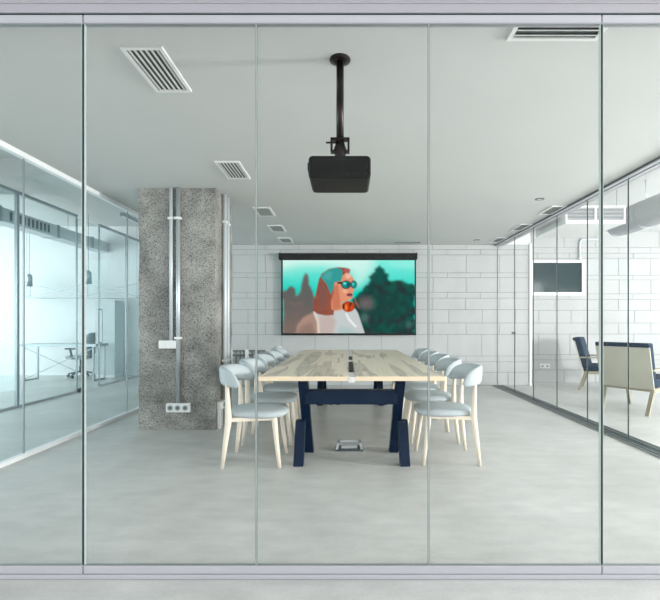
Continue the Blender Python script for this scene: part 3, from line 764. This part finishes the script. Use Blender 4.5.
def make_armchair(label, loc, rz):
    t = thing('lounge_armchair', label, 'armchair', loc, rz, 'lounge armchairs')
    lean = .20
    def bp(x, z): return (x - (z - .34) * lean / .57 * .57 / .57, z)   # back plane leaning rearwards
    # outer shell of the back
    def slab(x_off0, x_off1, z0, z1, hw0, hw1):
        a0 = -.30 - (z0 - .34) * .26; a1 = -.30 - (z1 - .34) * .26
        return ([(a0 + x_off0, -hw0, z0), (a0 + x_off1, -hw0, z0), (a0 + x_off1, hw0, z0), (a0 + x_off0, hw0, z0)],
                [(a1 + x_off0, -hw1, z1), (a1 + x_off1, -hw1, z1), (a1 + x_off1, hw1, z1), (a1 + x_off0, hw1, z1)])
    MB().hexa(*slab(-.018, 0, .33, .875, .33, .335)).build('back_shell', SHELL, t, bevel=.004)
    MB().hexa(*slab(.002, .10, .40, .885, .325, .335)).hexa(*slab(-.03, .10, .872, .93, .335, .335)).build('back_cushion', NAVYF, t, bevel=.018)
    MB().hexa([(-.29, -.29, .33), (.36, -.29, .36), (.36, .29, .36), (-.29, .29, .33)], [(-.30, -.29, .44), (.37, -.29, .48), (.37, .29, .48), (-.30, .29, .44)]).build('seat_cushion', NAVYF, t, bevel=.02)
    MB().box(-.30, .36, -.29, .29, .30, .33).build('seat_frame', OAK, t)
    for s in (-1, 1):
        MB().bar((-.385, s * .28, 0), (-.27, s * .30, .34), .035, .045).build('leg', OAK, t)
        MB().bar((.385, s * .28, 0), (.31, s * .315, .58), .032, .042).build('leg', OAK, t)
        MB().hexa([(-.36, s * .325 - .025, .57), (.36, s * .325 - .025, .585), (.36, s * .325 + .025, .585), (-.36, s * .325 + .025, .57)],
                  [(-.36, s * .325 - .025, .595), (.36, s * .325 - .025, .61), (.36, s * .325 + .025, .61), (-.36, s * .325 + .025, .595)]).build('armrest', OAK, t, bevel=.006)
        MB().bar((-.28, s * .31, .315), (.33, s * .31, .345), .03, .05).build('side_rail', OAK, t)
    return t
make_armchair('beige backed navy armchair turned away, nearer the glass partition', (3.98, 6.04, 0), math.radians(32.7))
make_armchair('navy armchair seen side on, nearer the lounge block wall', (4.575, 7.84, 0), math.radians(-34))

# ------------------------------------------------------------------ office behind the cyan glass
t = thing('cabinet', 'tall plain pale grey cabinet against the office back wall', 'cabinet', (-5.30, YO - .25, 0))
MB().box(-.21, .21, -.2, .2, .06, 1.68).build('body', CABG, t); MB().box(-.2, .2, -.19, .19, 0, .06).build('plinth', WRAIL, t)
dk = thing('desk', 'white topped office desk with crossed wire brace on tube frames', 'desk', (-5.93, 9.22, 0))
MB().box(-.78, .78, -.24, .225, .705, .76).build('desk_top', CHROME, dk)
for x in (-.70, .72):
    f = MB()
    for a, b in (((x, -.22, 0.012), (x, -.22, .72)), ((x, .19, .012), (x, .19, .72)), ((x, -.22, .012), (x, .19, .012))): f.bar(a, b, .028)
    f.build('leg_frame', CHROME, dk)
MB().bar((-.70, -.2, .68), (.72, -.2, .04), .014).bar((-.70, -.2, .04), (.72, -.2, .68), .014).build('cross_brace', CHROME, dk)
oc = thing('office_chair', 'grey swivel office chair with mesh back and castors at the desk', 'office chair', (-5.90, 9.715, 0), math.radians(172))
for k in range(5):
    a = 2 * PI * k / 5 + .3; c, s_ = math.cos(a), math.sin(a)
    MB().bar((.02 * c, .02 * s_, .13), (.25 * c, .25 * s_, .075), .04, .03).build('base_arm', OFFD, oc)
    MB().tube([(.25 * c - .02 * s_, .25 * s_ + .02 * c, .03), (.25 * c + .02 * s_, .25 * s_ - .02 * c, .03)], .03, 14).build('caster', OFFD, oc)
MB().tube([(0, 0, .10), (0, 0, .25), (0, 0, .251), (0, 0, .40)], [.035, .035, .022, .022], 14).build('gas_lift', OFFD, oc)
r_ = []
for sc, z in ((.85, .40), (1, .42), (1, .455), (.9, .475), (.5, .48)):
    r_.append([Vector((.02 + .24 * sc * math.copysign(abs(math.cos(2 * PI * k / 28)) ** .6, math.cos(2 * PI * k / 28)), .24 * sc * math.copysign(abs(math.sin(2 * PI * k / 28)) ** .6, math.sin(2 * PI * k / 28)), z)) for k in range(28)])
MB().loft(r_).build('seat', OFFG, oc)
bk = []
for i in range(9):
    z = .52 + .46 * i / 8; x = -.23 - .10 * (i / 8) + .05 * math.sin(PI * i / 8); hw = (.21 - .04 * abs(i / 8 - .4)) * (1 if 0 < i < 8 else .8)
    bk.append(ring_rrect(Vector((x, 0, z)), Vector((1, 0, 0)), Vector((0, 1, 0)), .022, hw, .02))
MB().loft(bk).build('backrest', OFFG, oc)
MB().bar((-.05, 0, .40), (-.26, 0, .46), .06, .03).bar((-.26, 0, .45), (-.245, 0, .70), .05, .03).build('back_bracket', OFFD, oc)
for s in (-1, 1):
    MB().bar((.0, s * .25, .42), (.03, s * .27, .62), .035, .025).build('arm_post', OFFD, oc); MB().box(-.12, .14, s * .27 - .035, s * .27 + .035, .62, .65).build('armrest', OFFD, oc, bevel=.01)

sr = thing('hanging_rack', 'long thin suspended rack with crossed wire braces above the desk', 'rack', (-5.95, 9.75, 1.74))
MB().box(-1.2, 1.3, -.12, .12, 0, .025).build('shelf', CABG, sr)
for x in (-1.17, .12): 
    f = MB(); f.bar((x, -.1, .025), (x, -.1, .36), .016).bar((x, .1, .025), (x, .1, .36), .016).bar((x, -.1, .352), (x, .1, .352), .016); f.build('end_frame', CHROME, sr)
MB().bar((-1.17, 0, .33), (.12, 0, .04), .012).bar((-1.17, 0, .04), (.12, 0, .33), .012).bar((.12, 0, .33), (1.28, 0, .04), .012).bar((.12, 0, .04), (1.28, 0, .33), .012).build('cross_brace', CHROME, sr)
for x in (-1.17, .12, 1.27): MB().tube([(x, .0, .02), (x, .0, HO - 1.74)], .003, 6).build('hanger_wire', CHROME, sr)
for x, lb in ((-6.88, 'small grey pendant lamp over the left end of the hanging rack'), (-5.25, 'small grey pendant lamp nearer the glass door')):
    t = thing('pendant_lamp', lb, 'lamp', (x, 9.5 if x < -6 else 8.9, HO), 0, 'office pendant lamps')
    MB().tube([(0, 0, 0), (0, 0, -1.18)], .004, 6).build('cord', OFFD, t)
    MB().tube([(0, 0, -1.15), (0, 0, -1.18), (0, 0, -1.19), (0, 0, -1.42)], [.025, .05, .055, .06], 18).build('lamp_shade', CHROME, t)
rd = thing('air_duct', 'long square grey air duct under the office ceiling', 'duct', (-5.6, 4.2, 2.80))
MB().box(-.14, .14, 0, YO - 4.22, 0, .22).build('duct', DUCT, rd)
for y in (1.2, 2.7, 4.1, 5.2): MB().box(-.155, .155, y - .03, y + .03, -.012, .235).build('flange', CHROME, rd)
for y in (.9, 2.4, 4.6): MB().tube([(0, y, .22), (0, y, HO - 2.80)], .006, 6).build('hanger_rod', CHROME, rd)
g = MB()
for k in range(10): g.box(.141, .148, 2.9 + k * .1, 2.95 + k * .1, .04, .18)
g.build('grille', OFFD, rd)
for x, y0, y1, lb in ((-6.6, 5.2, 7.3, 'slim dark linear lamp under the office ceiling, nearer the window'), (-3.7, 7.2, 9.6, 'slim dark linear lamp over the passage beyond the cyan glass')):
    t = thing('linear_lamp', lb, 'lamp', (x, (y0 + y1) / 2, HO), 0, 'linear office lamps'); l = (y1 - y0) / 2
    MB().box(-.03, .03, -l, l, -.46, -.40).build('housing', CHROME, t); MB().box(-.02, .02, -l + .02, l - .02, -.465, -.46).build('diffuser', PLAST, t)
    for y in (-l + .2, l - .2): MB().tube([(0, y, 0), (0, y, -.40)], .004, 6).build('hanger_wire', CHROME, t)

# ------------------------------------------------------------------ light
world = bpy.data.worlds.new('daylight'); scene.world = world; world.use_nodes = True
bg = world.node_tree.nodes['Background']; bg.inputs['Color'].default_value = (.86, .93, 1, 1); bg.inputs['Strength'].default_value = 1.0
def area(name, loc, rot, sx, sy, power, col=(1, 1, 1)):
    l = bpy.data.lights.new(name, 'AREA'); l.shape = 'RECTANGLE'; l.size = sx; l.size_y = sy; l.energy = power; l.color = col
    o = bpy.data.objects.new(name, l); COL.objects.link(o); o.location = loc; o.rotation_euler = rot; return o
area('key_window_light', (XR - .05, 2.1, 1.6), (0, PI / 2, 0), .9, .8, 560, (1, .99, .975))
area('lounge_window_light', (XR - .05, 6.25, 1.7), (0, PI / 2, 0), 2.8, 4.4, 150, (.97, .98, 1))
area('corridor_right_fill_light', (XR - .05, -1.6, 1.7), (0, PI / 2, 0), 2.8, 4.0, 260, (1, .97, .98))  # added fill lamp that brightens the corridor floor from the right
area('office_window_light', (XL + .05, 6.0, 1.7), (0, -PI / 2, 0), 2.8, 7.0, 320, (.95, .98, 1))
area('corridor_left_fill_light', (XL + .05, -1.1, 1.7), (0, -PI / 2, 0), 2.8, 5.0, 290, (.98, .97, 1))  # added fill lamp for the corridor from the left
area('rear_fill_light', (-3.4, YR + .05, 1.7), (PI / 2, 0, 0), 6.0, 2.7, 52, (1, .98, .985))  # added lamp behind the camera, frontal fill for the meeting room
area('rear_fill_light', (3.15, YR + .05, 1.7), (PI / 2, 0, 0), 5.6, 2.7, 52, (1, .98, .985))  # second added lamp behind the camera, right half of the frontal fill

# ------------------------------------------------------------------ camera
cam = bpy.data.cameras.new('camera'); co = bpy.data.objects.new('camera', cam); COL.objects.link(co)
co.location = (0, 0, 1.18); co.rotation_euler = (PI / 2, 0, 0)
cam.sensor_fit = 'HORIZONTAL'; cam.sensor_width = 36; cam.lens = 24.0
cam.shift_x = -18 / 660; cam.shift_y = 23.5 / 660; cam.clip_start = .05
scene.camera = co
scene.view_settings.view_transform = 'Standard'; scene.view_settings.look = 'None'; scene.view_settings.gamma = 1; scene.view_settings.exposure = 0
scene.view_settings.use_curve_mapping = False
cy = scene.cycles; cy.max_bounces = 10; cy.diffuse_bounces = 6; cy.glossy_bounces = 4; cy.transparent_max_bounces = 40; cy.sample_clamp_indirect = 6
cy.use_denoising = True
